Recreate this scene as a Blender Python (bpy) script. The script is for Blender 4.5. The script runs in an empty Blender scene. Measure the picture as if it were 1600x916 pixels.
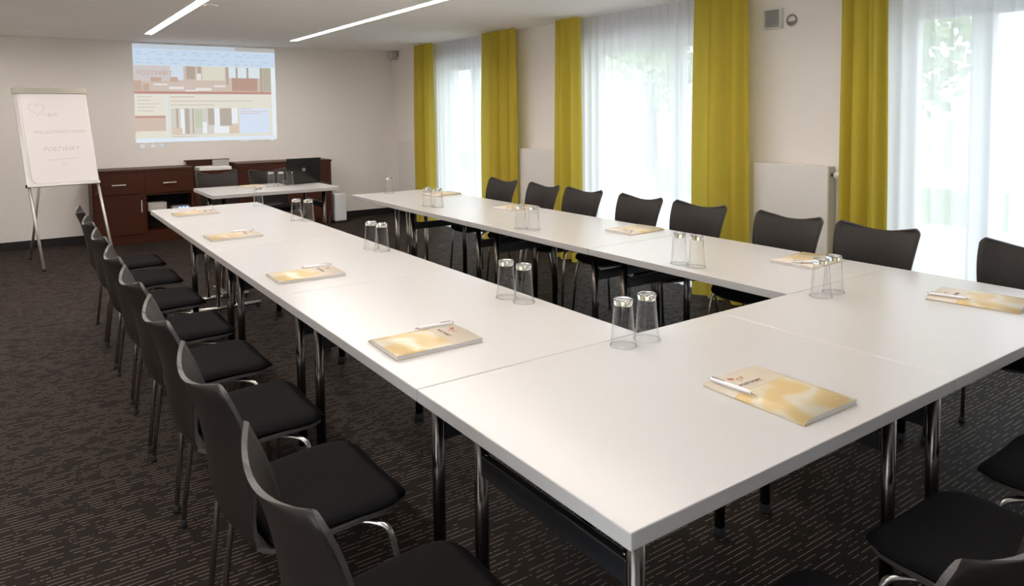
import bpy, bmesh, math, random
from mathutils import Vector, Matrix
C = bpy.context.scene.collection
R = math.radians
random.seed(4)

# ------------------------------------------------------------------ camera, world, light, exposure
CAM = Vector((-0.8442, -0.8652, 1.4585))
F_PX, CY_PX = 1115.65, 241.62
YAW, PITCH, ROLL = R(34.8585), R(-3.3632), R(-0.6371)
fw = Vector((math.sin(YAW) * math.cos(PITCH), math.cos(YAW) * math.cos(PITCH), math.sin(PITCH)))
rt = Vector((math.cos(YAW), -math.sin(YAW), 0)); up = rt.cross(fw)
rt2 = rt * math.cos(ROLL) + up * math.sin(ROLL); up2 = -rt * math.sin(ROLL) + up * math.cos(ROLL)
cd = bpy.data.cameras.new('camera'); cam = bpy.data.objects.new('camera', cd); C.objects.link(cam)
m = Matrix((rt2, up2, -fw)).transposed().to_4x4(); m.translation = CAM
cam.matrix_world = m
cd.sensor_fit = 'HORIZONTAL'; cd.sensor_width = 36.0
cd.lens = F_PX / 1600 * 36.0
cd.shift_x = 0.0
cd.shift_y = -(916 / 2 - CY_PX) / 1600
cd.clip_start = 0.02; cd.clip_end = 200
bpy.context.scene.camera = cam
sc = bpy.context.scene
sc.view_settings.view_transform = 'Standard'; sc.view_settings.look = 'None'
sc.view_settings.gamma = 1.0; sc.view_settings.use_curve_mapping = False
sc.view_settings.exposure = 0.74
sc.cycles.max_bounces = 12; sc.cycles.diffuse_bounces = 8; sc.cycles.glossy_bounces = 4
sc.cycles.transmission_bounces = 10; sc.cycles.transparent_max_bounces = 16
sc.cycles.sample_clamp_indirect = 6.0
sc.cycles.caustics_reflective = False; sc.cycles.caustics_refractive = False
sc.cycles.use_denoising = True

STRIP_POWER = 23.5          # radiance of the ceiling strip lights
SKY_POWER = 2.5
world = bpy.data.worlds.new('overcast_sky'); sc.world = world; world.use_nodes = True
bgn = world.node_tree.nodes['Background']
bgn.inputs['Color'].default_value = (0.86, 0.94, 1.0, 1); bgn.inputs['Strength'].default_value = SKY_POWER

WX, BY, CZ = 3.725, 8.754, 2.36      # window wall, screen wall, ceiling
LX, FY = -2.1, -2.7                   # unseen walls beside and behind the camera
WINDOWS = [(6.02, 7.42), (2.86, 4.50), (-0.45, 1.52), (-2.5, -1.1)]   # openings in window wall (y from, to); last one unseen, added for daylight
WTOP = 2.13
LEFTWIN = (-1.7, 0.5)

def portal(name, loc, rot, sx, sy):
    l = bpy.data.lights.new(name, 'AREA'); l.shape = 'RECTANGLE'; l.size = sx; l.size_y = sy
    l.cycles.is_portal = True
    o = bpy.data.objects.new(name, l); o.location = loc; o.rotation_euler = rot; C.objects.link(o)
for (a, b) in WINDOWS:
    portal('daylight_portal', (WX + 0.34, (a + b) / 2, WTOP / 2), (0, R(90), 0), WTOP, b - a)
portal('daylight_portal', (LX - 0.34, sum(LEFTWIN) / 2, WTOP / 2), (0, R(-90), 0), WTOP, LEFTWIN[1] - LEFTWIN[0])

# ------------------------------------------------------------------ materials
MATS = {}
def mat(name, col=(.8, .8, .8), rough=.5, metal=0.0, spec=.5, emit=None, estr=1.0):
    if name in MATS: return MATS[name]
    m = bpy.data.materials.new(name); m.use_nodes = True
    b = m.node_tree.nodes['Principled BSDF']
    b.inputs['Base Color'].default_value = (*col, 1); b.inputs['Roughness'].default_value = rough
    b.inputs['Metallic'].default_value = metal; b.inputs['Specular IOR Level'].default_value = spec
    if emit:
        b.inputs['Emission Color'].default_value = (*emit, 1); b.inputs['Emission Strength'].default_value = estr
    MATS[name] = m; return m
def nodes(m): return m.node_tree.nodes, m.node_tree.links, m.node_tree.nodes['Principled BSDF']
def noise(N, L, scale, detail=4, vec=None, rough=.5):
    n = N.new('ShaderNodeTexNoise'); n.inputs['Scale'].default_value = scale; n.inputs['Detail'].default_value = detail
    n.inputs['Roughness'].default_value = rough
    if vec is not None: L.new(vec, n.inputs['Vector'])
    return n.outputs['Fac']
def ramp(N, L, fac, stops):
    r = N.new('ShaderNodeValToRGB'); e = r.color_ramp.elements
    while len(e) < len(stops): e.new(.5)
    for el, (p, c) in zip(e, stops): el.position = p; el.color = (*c, 1)
    L.new(fac, r.inputs['Fac']); return r.outputs['Color']
def objvec(N, L, scale=(1, 1, 1), src='Object', rot=(0, 0, 0)):
    t = N.new('ShaderNodeTexCoord'); mp = N.new('ShaderNodeMapping')
    mp.inputs['Scale'].default_value = scale; mp.inputs['Rotation'].default_value = rot
    L.new(t.outputs[src], mp.inputs['Vector']); return mp.outputs['Vector']
def bump(N, L, b, fac, strength=.2, dist=.002):
    bp = N.new('ShaderNodeBump'); bp.inputs['Strength'].default_value = strength; bp.inputs['Distance'].default_value = dist
    L.new(fac, bp.inputs['Height']); L.new(bp.outputs['Normal'], b.inputs['Normal'])
def math_(N, L, op, a, b=None):
    n = N.new('ShaderNodeMath'); n.operation = op
    for i, v in enumerate((a, b)):
        if v is None: continue
        if isinstance(v, (int, float)): n.inputs[i].default_value = v
        else: L.new(v, n.inputs[i])
    return n.outputs[0]

def wood(name, dark, light, rough, scale=(1, 1, 8), spec=.5, rot=(0, 0, 0)):
    m = mat(name, dark, rough, spec=spec); N, L, b = nodes(m)
    v = objvec(N, L, scale, rot=rot)
    f = noise(N, L, 9, 5, v, .65)
    L.new(ramp(N, L, f, [(.3, dark), (.7, light)]), b.inputs['Base Color'])
    return m

M_wall = mat('wall_paint', (.89, .85, .82), .85, spec=.2)
N, L, b = nodes(M_wall); bump(N, L, b, noise(N, L, 160, 3, objvec(N, L)), .05, .001)
M_ceil = mat('ceiling_paint', (.92, .895, .875), .8, spec=.25)
M_base = mat('baseboard_black', (.008, .007, .007), .6)
M_white = mat('tabletop_laminate', (.53, .522, .515), .22, spec=.5)
N, L, b = nodes(M_white); bump(N, L, b, noise(N, L, 700, 2, objvec(N, L)), .02, .0005)
M_edge = mat('tabletop_edge', (.48, .465, .455), .45, spec=.4)
M_chrome = mat('chrome_tube', (.15, .135, .125), .22, 1.0)
M_chrome2 = mat('chair_chrome', (.62, .59, .56), .27, 1.0)
M_rail = mat('black_rail', (.018, .019, .021), .28, spec=.7)
M_rubber = mat('black_rubber', (.012, .012, .012), .7)
M_ply = wood('chair_veneer', (.011, .008, .0065), (.024, .018, .0145), .42, (6, 22, 1.6), spec=.28)
M_plyedge = mat('plywood_edge', (.060, .053, .050), .45)
M_pad = mat('seat_fabric', (.0075, .007, .0072), .95, spec=.1)
N, L, b = nodes(M_pad)
w = N.new('ShaderNodeTexChecker'); w.inputs['Scale'].default_value = 130
L.new(objvec(N, L, rot=(0, 0, R(45))), w.inputs['Vector']); bump(N, L, b, w.outputs['Fac'], .25, .001)
M_cab = wood('mahogany', (.034, .0075, .0022), (.072, .0175, .005), .42, (2, 2, 14), spec=.3, rot=(0, R(90), 0))
M_cabd = mat('mahogany_shadow_gap', (.018, .006, .003), .5)
M_steel = mat('brushed_steel', (.80, .76, .70), .45, 1.0)
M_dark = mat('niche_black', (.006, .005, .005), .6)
M_curt = bpy.data.materials.new('green_curtain_cloth')
def cloth(name, col, trans, transp=0.0, tcol=None):
    m = bpy.data.materials.new(name); m.use_nodes = True; MATS[name] = m
    N, L = m.node_tree.nodes, m.node_tree.links; N.clear()
    out = N.new('ShaderNodeOutputMaterial'); d = N.new('ShaderNodeBsdfDiffuse'); t = N.new('ShaderNodeBsdfTranslucent')
    d.inputs['Color'].default_value = (*col, 1); t.inputs['Color'].default_value = (*(tcol or col), 1)
    mx = N.new('ShaderNodeMixShader'); mx.inputs[0].default_value = trans
    L.new(d.outputs[0], mx.inputs[1]); L.new(t.outputs[0], mx.inputs[2]); last = mx
    if transp:
        tr = N.new('ShaderNodeBsdfTransparent'); m2 = N.new('ShaderNodeMixShader'); m2.inputs[0].default_value = transp
        L.new(mx.outputs[0], m2.inputs[1]); L.new(tr.outputs[0], m2.inputs[2]); last = m2
    L.new(last.outputs[0], out.inputs['Surface']); return m
M_curt = cloth('green_curtain_cloth', (.56, .43, .06), .25, tcol=(.74, .72, .16))
M_sheer = cloth('white_sheer_voile', (.78, .81, .85), .62, .15)
def thin_glass(name, tint=(1, 1, 1), power=4.5, boost=0.0):
    m = bpy.data.materials.new(name); m.use_nodes = True; MATS[name] = m
    N, L = m.node_tree.nodes, m.node_tree.links; N.clear()
    out = N.new('ShaderNodeOutputMaterial'); g = N.new('ShaderNodeBsdfGlossy'); t = N.new('ShaderNodeBsdfTransparent')
    g.inputs['Roughness'].default_value = .02; t.inputs['Color'].default_value = (*tint, 1)
    lw = N.new('ShaderNodeLayerWeight'); lw.inputs['Blend'].default_value = .5
    fac = math_(N, L, 'ADD', math_(N, L, 'MULTIPLY', math_(N, L, 'POWER', lw.outputs['Facing'], power), .9), .04 + boost)
    mx = N.new('ShaderNodeMixShader'); L.new(fac, mx.inputs[0]); L.new(t.outputs[0], mx.inputs[1]); L.new(g.outputs[0], mx.inputs[2])
    L.new(mx.outputs[0], out.inputs['Surface']); return m
M_pane = thin_glass('window_glass')
M_tumbler = thin_glass('tumbler_glass', (.985, .985, .985), 2.6, .0)
M_gbase = bpy.data.materials.new('tumbler_thick_glass'); M_gbase.use_nodes = True
N, L = M_gbase.node_tree.nodes, M_gbase.node_tree.links; N.clear()
o_ = N.new('ShaderNodeOutputMaterial'); g_ = N.new('ShaderNodeBsdfGlass'); g_.inputs['IOR'].default_value = 1.5; g_.inputs['Roughness'].default_value = 0.0
L.new(g_.outputs[0], o_.inputs['Surface'])
M_rad = mat('radiator_enamel', (.80, .77, .74), .4)
M_frame = mat('window_frame_white', (.82, .83, .84), .4)
M_paper = mat('white_paper', (.66, .64, .63), .7, spec=.2)
M_pen = mat('pen_white', (.80, .79, .82), .3)
M_ink = mat('brown_ink', (.07, .03, .015), .7)
M_logo = mat('russet_ink', (.38, .10, .04), .7)
M_grey = mat('marker_grey', (.60, .575, .58), .8)
M_alu = mat('beige_grey_metal', (.42, .40, .34), .4, .3)
M_laptop = mat('laptop_black', (.008, .007, .006), .22, spec=.6)
M_plastic = mat('white_plastic', (.78, .77, .75), .4)
M_greypl = mat('grey_plastic', (.40, .385, .375), .5)
M_strip = mat('lamp_diffuser', (.9, .9, .9), .5, emit=(1.0, .915, .85), estr=STRIP_POWER)
M_louvre = mat('louvre_grey', (.55, .53, .53), .5)

# carpet: dark brown loop pile with broken pale dashes running across the room
M_carp = mat('dashed_carpet', (.02, .013, .01), .66, spec=.12); N, L, b = nodes(M_carp)
tc = N.new('ShaderNodeTexCoord'); sx = N.new('ShaderNodeSeparateXYZ'); L.new(tc.outputs['Object'], sx.inputs[0])
X_, Y_ = sx.outputs[0], sx.outputs[1]
wob = math_(N, L, 'MULTIPLY', math_(N, L, 'SUBTRACT', noise(N, L, 60, 2, tc.outputs['Object']), .5), .0025)
row = math_(N, L, 'DIVIDE', math_(N, L, 'ADD', Y_, wob), .021)
rid = math_(N, L, 'FLOOR', row); rfr = math_(N, L, 'FRACT', row)
cmb = N.new('ShaderNodeCombineXYZ'); L.new(math_(N, L, 'MULTIPLY', X_, 15.0), cmb.inputs[0]); L.new(math_(N, L, 'MULTIPLY', rid, 7.31), cmb.inputs[1])
dn = noise(N, L, 1.0, 1, cmb.outputs[0])
cm2 = N.new('ShaderNodeCombineXYZ'); L.new(math_(N, L, 'MULTIPLY', X_, 70.0), cm2.inputs[0]); L.new(math_(N, L, 'MULTIPLY', rid, 3.77), cm2.inputs[1])
dn2 = noise(N, L, 1.0, 1, cm2.outputs[0])
dash = math_(N, L, 'MULTIPLY', math_(N, L, 'GREATER_THAN', dn, .47), math_(N, L, 'GREATER_THAN', dn2, .37))
line = math_(N, L, 'MULTIPLY', math_(N, L, 'LESS_THAN', math_(N, L, 'ABSOLUTE', math_(N, L, 'SUBTRACT', rfr, .5)), .066), dash)
pile = ramp(N, L, noise(N, L, 230, 3, tc.outputs['Object'], .7), [(.3, (.004, .0024, .0014)), (.75, (.020, .0122, .0075))])
mx = N.new('ShaderNodeMixRGB'); L.new(line, mx.inputs[0]); L.new(pile, mx.inputs[1]); mx.inputs[2].default_value = (.22, .175, .15, 1)
L.new(mx.outputs[0], b.inputs['Base Color']); bump(N, L, b, noise(N, L, 260, 2, tc.outputs['Object']), .4, .003)


# notebook cover print: cream head band, yellow field with soft pale swirls
M_cover = mat('cover_print', (.8, .6, .3), .32, spec=.4); N, L, b = nodes(M_cover)
v = objvec(N, L, (1, 1, 1)); sx = N.new('ShaderNodeSeparateXYZ'); L.new(v, sx.inputs[0])
wv = N.new('ShaderNodeTexWave'); wv.inputs['Scale'].default_value = 2.2; wv.inputs['Distortion'].default_value = 7; wv.inputs['Detail'].default_value = 1.0
wv.inputs['Detail Scale'].default_value = 3.0; L.new(objvec(N, L, (1, 1, 1), rot=(0, 0, R(35))), wv.inputs['Vector'])
sw = ramp(N, L, wv.outputs['Fac'], [(.0, (.56, .41, .19)), (.55, (.58, .44, .22)), (.97, (.60, .54, .42))])
band = math_(N, L, 'GREATER_THAN', sx.outputs[1], .045)
edge = math_(N, L, 'MULTIPLY', band, math_(N, L, 'LESS_THAN', sx.outputs[1], .0468))
mx = N.new('ShaderNodeMixRGB'); L.new(band, mx.inputs[0]); L.new(sw, mx.inputs[1]); mx.inputs[2].default_value = (.58, .51, .42, 1)
mx2 = N.new('ShaderNodeMixRGB'); L.new(edge, mx2.inputs[0]); L.new(mx.outputs[0], mx2.inputs[1]); mx2.inputs[2].default_value = (.42, .30, .17, 1)
L.new(mx2.outputs[0], b.inputs['Base Color'])

# ------------------------------------------------------------------ mesh helpers
def box(bm, x0, x1, y0, y1, z0, z1, bev=0.0, mi=0, seg=2):
    vs = [bm.verts.new((x, y, z)) for z in (z0, z1) for y in (y0, y1) for x in (x0, x1)]
    fs = []
    for q in ((0, 2, 3, 1), (4, 5, 7, 6), (0, 1, 5, 4), (2, 6, 7, 3), (0, 4, 6, 2), (1, 3, 7, 5)):
        f = bm.faces.new([vs[i] for i in q]); f.material_index = mi; fs.append(f)
    if bev:
        es = list({e for f in fs for e in f.edges})
        r = bmesh.ops.bevel(bm, geom=es, offset=bev, segments=seg, affect='EDGES', profile=.5)
        for f in r['faces']: f.material_index = mi
    return fs
def tube(bm, pts, r, seg=12, mi=0, caps=True):
    pts = [Vector(p) for p in pts]; n = len(pts); rings = []
    rr = r if isinstance(r, (list, tuple)) else [r] * n
    t0 = (pts[1] - pts[0]).normalized()
    a = Vector((0, 0, 1)) if abs(t0.z) < .9 else Vector((1, 0, 0))
    u = t0.cross(a).normalized()
    for i, p in enumerate(pts):
        t = (pts[min(i + 1, n - 1)] - pts[max(i - 1, 0)]).normalized()
        u = (u - t * u.dot(t)).normalized(); w = t.cross(u)
        rings.append([bm.verts.new(p + (u * math.cos(2 * math.pi * k / seg) + w * math.sin(2 * math.pi * k / seg)) * rr[i]) for k in range(seg)])
    for a_, b_ in zip(rings, rings[1:]):
        for k in range(seg):
            f = bm.faces.new((a_[k], a_[(k + 1) % seg], b_[(k + 1) % seg], b_[k])); f.smooth = True; f.material_index = mi
    if caps:
        for rg in (rings[0][::-1], rings[-1]):
            f = bm.faces.new(rg); f.material_index = mi
def smooth_path(pts, n=6):
    pts = [Vector(p) for p in pts]; out = []
    for i in range(len(pts) - 1):
        p0, p1, p2, p3 = pts[max(i - 1, 0)], pts[i], pts[i + 1], pts[min(i + 2, len(pts) - 1)]
        for k in range(n):
            t = k / n
            out.append(.5 * ((2 * p1) + (p2 - p0) * t + (2 * p0 - 5 * p1 + 4 * p2 - p3) * t * t + (3 * p1 - p0 - 3 * p2 + p3) * t ** 3))
    out.append(pts[-1]); return out
def lathe(bm, prof, seg=32, c=(0, 0, 0), mi=0, close=False):
    rings = [[bm.verts.new((c[0] + r * math.cos(2 * math.pi * k / seg), c[1] + r * math.sin(2 * math.pi * k / seg), c[2] + z)) for k in range(seg)] for r, z in prof]
    pairs = list(zip(rings, rings[1:])) + ([(rings[-1], rings[0])] if close else [])
    for a, b_ in pairs:
        for k in range(seg):
            f = bm.faces.new((a[k], a[(k + 1) % seg], b_[(k + 1) % seg], b_[k])); f.smooth = True; f.material_index = mi
    if not close:
        for rg in (rings[0][::-1], rings[-1]):
            try: bm.faces.new(rg).material_index = mi
            except ValueError: pass
def quad(bm, pts, mi=0):
    f = bm.faces.new([bm.verts.new(p) for p in pts]); f.material_index = mi; return f
def obj(name, bm, mats, parent=None, loc=None):
    me = bpy.data.meshes.new(name)
    bmesh.ops.recalc_face_normals(bm, faces=bm.faces[:])
    bm.to_mesh(me); bm.free()
    for mm in (mats if isinstance(mats, (list, tuple)) else [mats]): me.materials.append(mm)
    o = bpy.data.objects.new(name, me); C.objects.link(o)
    if parent: o.parent = parent
    if loc: o.location = loc
    return o
def B(): return bmesh.new()
def tag(o, label, cat, group=None):
    o['label'] = label; o['category'] = cat
    if group: o['group'] = group
    return o
def thing(name, label, cat, loc=(0, 0, 0), rz=0.0, group=None):
    o = bpy.data.objects.new(name, None); C.objects.link(o); o.empty_display_size = .1
    o.location = loc; o.rotation_euler = (0, 0, rz); return tag(o, label, cat, group)
def struct(o): o['kind'] = 'structure'; return o
def dup(root, loc, rz, label, name=None):
    r = root.copy(); C.objects.link(r); r.location = loc; r.rotation_euler = (0, 0, rz); r['label'] = label
    for ch in list(root.children):
        c = ch.copy(); C.objects.link(c); c.parent = r
        for g in ch.children:
            d = g.copy(); C.objects.link(d); d.parent = c
    return r
def text(name, s, size, m, parent, mw, shear=0.0, align='LEFT', ext=.0004, weight=0.0, spacing=1.0):
    cu = bpy.data.curves.new(name, 'FONT'); cu.body = s; cu.size = size; cu.extrude = ext; cu.shear = shear; cu.align_x = align
    cu.offset = weight; cu.space_character = spacing; cu.resolution_u = 3
    t = bpy.data.objects.new(name, cu); C.objects.link(t)
    dg = bpy.context.evaluated_depsgraph_get(); dg.update()
    me = bpy.data.meshes.new_from_object(t.evaluated_get(dg)); bpy.data.objects.remove(t); bpy.data.curves.remove(cu)
    me.name = name; me.materials.clear(); me.materials.append(m)
    o = bpy.data.objects.new(name, me); C.objects.link(o)
    o.parent = parent; o.matrix_local = mw
    return o
def frame_mat(origin, xa, ya):
    xa = Vector(xa).normalized(); ya = Vector(ya).normalized(); za = xa.cross(ya)
    mm = Matrix((xa, ya, za)).transposed().to_4x4(); mm.translation = Vector(origin); return mm

# ------------------------------------------------------------------ room shell
bm = B(); box(bm, LX, WX, FY, BY, -.1, 0); struct(obj('floor', bm, M_carp))
STRIPS = [(-1.225, -1.140), (.365, .450), (1.955, 2.040)]; SY0, SY1 = -0.15, 7.88  # first strip is unseen, added to brighten walls and ceiling
bm = B()
xs = [LX - .3] + [v for st in STRIPS for v in st] + [WX + .35]
for i in range(7):
    if i % 2:
        box(bm, xs[i], xs[i + 1], FY - .3, SY0, CZ, CZ + .12); box(bm, xs[i], xs[i + 1], SY1, BY + .3, CZ, CZ + .12)
        box(bm, xs[i], xs[i + 1], SY0, SY1, CZ + .06, CZ + .12)
    else: box(bm, xs[i], xs[i + 1], FY - .3, BY + .3, CZ, CZ + .12)
struct(obj('ceiling', bm, M_ceil))
bm = B(); box(bm, LX - .3, WX + .35, BY, BY + .3, 0, CZ); struct(obj('wall_back', bm, M_wall))
bm = B(); box(bm, LX - .3, WX + .35, FY - .3, FY, 0, CZ); struct(obj('wall_front', bm, M_wall))
def pierced(name, x0, x1, wins):
    bm = B(); ys = FY
    for a, b_ in sorted(wins):
        box(bm, x0, x1, ys, a, 0, CZ); box(bm, x0, x1, a, b_, WTOP, CZ); ys = b_
    box(bm, x0, x1, ys, BY, 0, CZ); struct(obj(name, bm, M_wall))
pierced('wall_right', WX, WX + .35, WINDOWS)
pierced('wall_left', LX - .3, LX, [LEFTWIN])
BH, BT = .086, .014
bm = B(); box(bm, LX, WX, BY - BT, BY, 0, BH); struct(obj('baseboard_back', bm, M_base))
bm = B(); ys = FY
for a, b_ in sorted(WINDOWS): box(bm, WX - BT, WX, ys, a, 0, BH); ys = b_
box(bm, WX - BT, WX, ys, BY - BT, 0, BH); struct(obj('baseboard_right', bm, M_base))
bm = B(); box(bm, LX, LX + BT, LEFTWIN[1], BY - BT, 0, BH); struct(obj('baseboard_left', bm, M_base))

# glazed doors in the openings
def window(i, y0, y1, x, mull, sgn=1):
    w = bpy.data.objects.new('window_%d' % i, None); C.objects.link(w); struct(w)
    w.location = (x, 0, 0); t = .07
    bm = B(); fr = .06
    box(bm, 0, t, y0, y0 + fr, 0, WTOP); box(bm, 0, t, y1 - fr, y1, 0, WTOP)
    box(bm, 0, t, y0 + fr, y1 - fr, WTOP - fr, WTOP); box(bm, 0, t, y0 + fr, y1 - fr, 0, .05)
    obj('window_frame', bm, M_frame, w)
    cuts = [y0 + fr] + mull + [y1 - fr]
    for a, b_ in zip(cuts, cuts[1:]):
        bm = B(); s = .055; d0, d1 = -.015, .055
        a += .006; b_ -= .006
        box(bm, d0, d1, a, a + s, .055, WTOP - fr - .005, .004); box(bm, d0, d1, b_ - s, b_, .055, WTOP - fr - .005, .004)
        box(bm, d0, d1, a + s, b_ - s, WTOP - fr - .005 - s, WTOP - fr - .005, .004); box(bm, d0, d1, a + s, b_ - s, .055, .055 + .09, .004)
        sash = obj('casement_frame', bm, M_frame, w)
        bm = B(); quad(bm, ((.02, a + s, .14), (.02, b_ - s, .14), (.02, b_ - s, WTOP - .11), (.02, a + s, WTOP - .11)))
        obj('pane', bm, M_pane, sash)
    return w
window(1, *WINDOWS[0], WX + .16, [6.72])
window(2, *WINDOWS[1], WX + .16, [3.40])
window(3, *WINDOWS[2], WX + .16, [1.03, .28])
window(4, *WINDOWS[3], WX + .16, [-1.8])  # unseen window behind the camera, added to let in more daylight
window(5, *LEFTWIN, LX - .22, [-.6])

# ------------------------------------------------------------------ outside the windows
M_pave = mat('terrace_paving', (.80, .79, .76), .9)
N, L, b = nodes(M_pave); L.new(ramp(N, L, noise(N, L, 1.2, 4, objvec(N, L)), [(.3, (.66, .66, .63)), (.7, (.86, .85, .82))]), b.inputs['Base Color'])
bm = B(); box(bm, WX + .35, 40, -25, 40, -.3, -.06); struct(obj('terrace_ground', bm, M_pave))
M_lawn = mat('lawn_green', (.30, .42, .16), 1.0, spec=.1)
bm = B(); box(bm, 9, 13, -20, 30, -.06, -.02); go = obj('lawn', bm, M_lawn); go['kind'] = 'structure'
M_bark = mat('tree_bark', (.10, .07, .05), .9)
M_leaf = [mat('leaf_green', (.42, .58, .24), .6), mat('leaf_pale_green', (.52, .62, .36), .6), mat('leaf_copper', (.60, .42, .38), .6)]
def tree(x, y, h, rad, k, label, seed):
    rnd = random.Random(seed)
    t = thing('garden_tree', label, 'tree', (x, y, -.06), 0, 'garden trees outside the windows')
    bm = B(); tube(bm, smooth_path([(0, 0, 0), (.05, .03, h * .3), (-.04, .05, h * .6), (.03, 0, h * .85)]), [.16 - .12 * i / 18 for i in range(19)], 8)
    for a in range(5):
        an = a * 1.3; z = h * (.35 + .08 * a)
        tube(bm, smooth_path([(0, 0, z), (.4 * rad * math.cos(an), .4 * rad * math.sin(an), z + .35), (.8 * rad * math.cos(an), .8 * rad * math.sin(an), z + .6)], 3), .04, 6)
    obj('tree_trunk', bm, M_bark, t)
    bm = B()
    for _ in range(2600):
        d = Vector((rnd.gauss(0, 1), rnd.gauss(0, 1), rnd.gauss(0, 1))).normalized() * rad * (rnd.random() ** .45)
        p = Vector((d.x, d.y, h * .68 + d.z * h * .42 / rad))
        n = Vector((rnd.gauss(0, 1), rnd.gauss(0, 1), rnd.gauss(0, 1))).normalized(); u = n.orthogonal().normalized(); v_ = n.cross(u); s = .09 + .07 * rnd.random()
        f = bm.faces.new([bm.verts.new(p + u * s), bm.verts.new(p + v_ * s * .55), bm.verts.new(p - u * s), bm.verts.new(p - v_ * s * .55)])
    fo = obj('foliage', bm, M_leaf[k], t); fo['kind'] = 'stuff'
tree(10.5, 5.2, 4.6, 1.7, 0, 'green leafy tree beyond the lawn, outside the window nearer the camera', 1)
tree(12.5, 1.6, 5.2, 2.1, 2, 'copper leaved tree beside the green one, outside the window nearer the camera', 2)
tree(13.5, 13.0, 5.0, 2.0, 1, 'pale green tree seen faintly through the sheer of the middle window', 3)
bm = B(); box(bm, 16, 16.4, -20, 40, -.06, 1.3, .02); tag(obj('garden_wall', bm, M_pave), 'low pale garden wall at the far side of the terrace', 'wall')

# ------------------------------------------------------------------ ceiling strip lights and small ceiling fittings
for i, (a, b_) in enumerate(STRIPS):
    t = thing('ceiling_strip_light', ['recessed white strip light in the ceiling behind the chairs away from windows, out of view', 'recessed white strip light in the ceiling above the table row away from windows',
              'recessed white strip light in the ceiling above the table row by the windows'][i], 'light', ((a + b_) / 2, 0, CZ), 0, 'recessed ceiling strip lights')
    hw = (b_ - a) / 2
    bm = B(); box(bm, -hw + .006, hw - .006, SY0 + .006, SY1 - .006, .012, .05); obj('diffuser', bm, M_strip, t)
    bm = B(); e = .004
    box(bm, -hw + .0005, -hw + .005, SY0 + .001, SY1 - .001, .0, .055); box(bm, hw - .005, hw - .0005, SY0 + .001, SY1 - .001, .0, .055)
    obj('channel_trim', bm, M_alu, t)
for (x, y, lb) in ((.516, 5.35, 'small round flush cover in the ceiling close beside the strip light'), (.05, 5.27, 'small round flush cover in the ceiling away from the windows')):
    bm = B(); lathe(bm, [(.055, 0), (.055, -.006), (.045, -.009)], 24, (x, y, CZ)); tag(obj('ceiling_cover', bm, M_ceil), lb, 'ceiling fitting', 'flush ceiling covers')

# ------------------------------------------------------------------ curtains and sheers
def drape(name, y0, y1, x0, amp, nf, m, label, cat, group, z0=.012, z1=CZ - .004, seed=0, top=.93, cols=None, parent=None):
    rnd = random.Random(seed); bm = B(); cols = cols or int(nf * 22); rows = 16
    ph = [rnd.uniform(0, 6.28) for _ in range(4)]; fr = [nf * rnd.uniform(.85, 1.15), nf * .47, nf * 1.73, nf * .23]
    yc, hw = (y0 + y1) / 2, (y1 - y0) / 2; g = []
    for r in range(rows + 1):
        v = r / rows; z = z1 + (z0 - z1) * v
        wf = top + (1 - top) * min(1, v * 1.5) ** .7
        a = amp * (.55 + .45 * min(1, v * 2))
        line = []
        for c in range(cols + 1):
            u = c / cols
            f = math.sin(6.283 * fr[0] * u + ph[0] + .35 * math.sin(ph[1] + v * 2)) * .62 + math.sin(6.283 * fr[1] * u + ph[1]) * .3 * (.4 + .6 * v) + math.sin(6.283 * fr[2] * u + ph[2]) * .2 * (1 - .6 * v)
            s = .35 / nf * math.sin(6.283 * fr[0] * u + ph[0] + 1.2) * .5
            line.append(bm.verts.new((x0 + a * f, yc + hw * wf * ((u + s * .6 * u * (1 - u) * 4) * 2 - 1), z)))
        g.append(line)
    for r in range(rows):
        for c in range(cols):
            f = bm.faces.new((g[r][c], g[r][c + 1], g[r + 1][c + 1], g[r + 1][c])); f.smooth = True
    return tag(obj(name, bm, m), label, cat, group)
G = 'yellow green curtains on the window wall'
CX = 3.568
drape('green_curtain', 7.20, 7.70, CX, .062, 3.3, M_curt, 'yellow green curtain nearest the room corner by the screen wall', 'curtain', G, seed=11)
drape('green_curtain', 5.36, 6.03, CX, .066, 4, M_curt, 'yellow green curtain between the first sheer from the screen wall and the middle radiator', 'curtain', G, seed=12)
drape('green_curtain', 4.32, 4.71, CX, .062, 2.6, M_curt, 'narrow yellow green curtain between the middle radiator and the middle sheer', 'curtain', G, seed=13)
drape('green_curtain', 2.395, 2.95, CX - .038, .062, 3.2, M_curt, 'broad yellow green curtain between the middle sheer and the wall vent', 'curtain', G, seed=14, top=.90)
drape('green_curtain', 1.415, 1.75, CX, .066, 2.7, M_curt, 'yellow green curtain between the radiator under the wall vent and the sheer with trees behind', 'curtain', G, seed=15)
drape('green_curtain', -.95, -.45, CX, .050, 5, M_curt, 'yellow green curtain past the last sheer, outside the picture', 'curtain', G, seed=16)
G = 'white sheer curtains over the windows'
drape('sheer_curtain', 5.92, 7.36, CX + .100, .022, 17, M_sheer, 'white sheer curtain over the window closest to the screen wall', 'sheer curtain', G, seed=21, top=1.0, cols=240)
drape('sheer_curtain', 2.78, 4.48, CX + .100, .022, 19, M_sheer, 'white sheer curtain over the middle window', 'sheer curtain', G, seed=22, top=1.0, cols=260)
drape('sheer_curtain', -.55, 1.52, CX + .100, .022, 20, M_sheer, 'white sheer curtain with garden trees and window frame showing through', 'sheer curtain', G, seed=23, top=1.0, cols=280)

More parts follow.
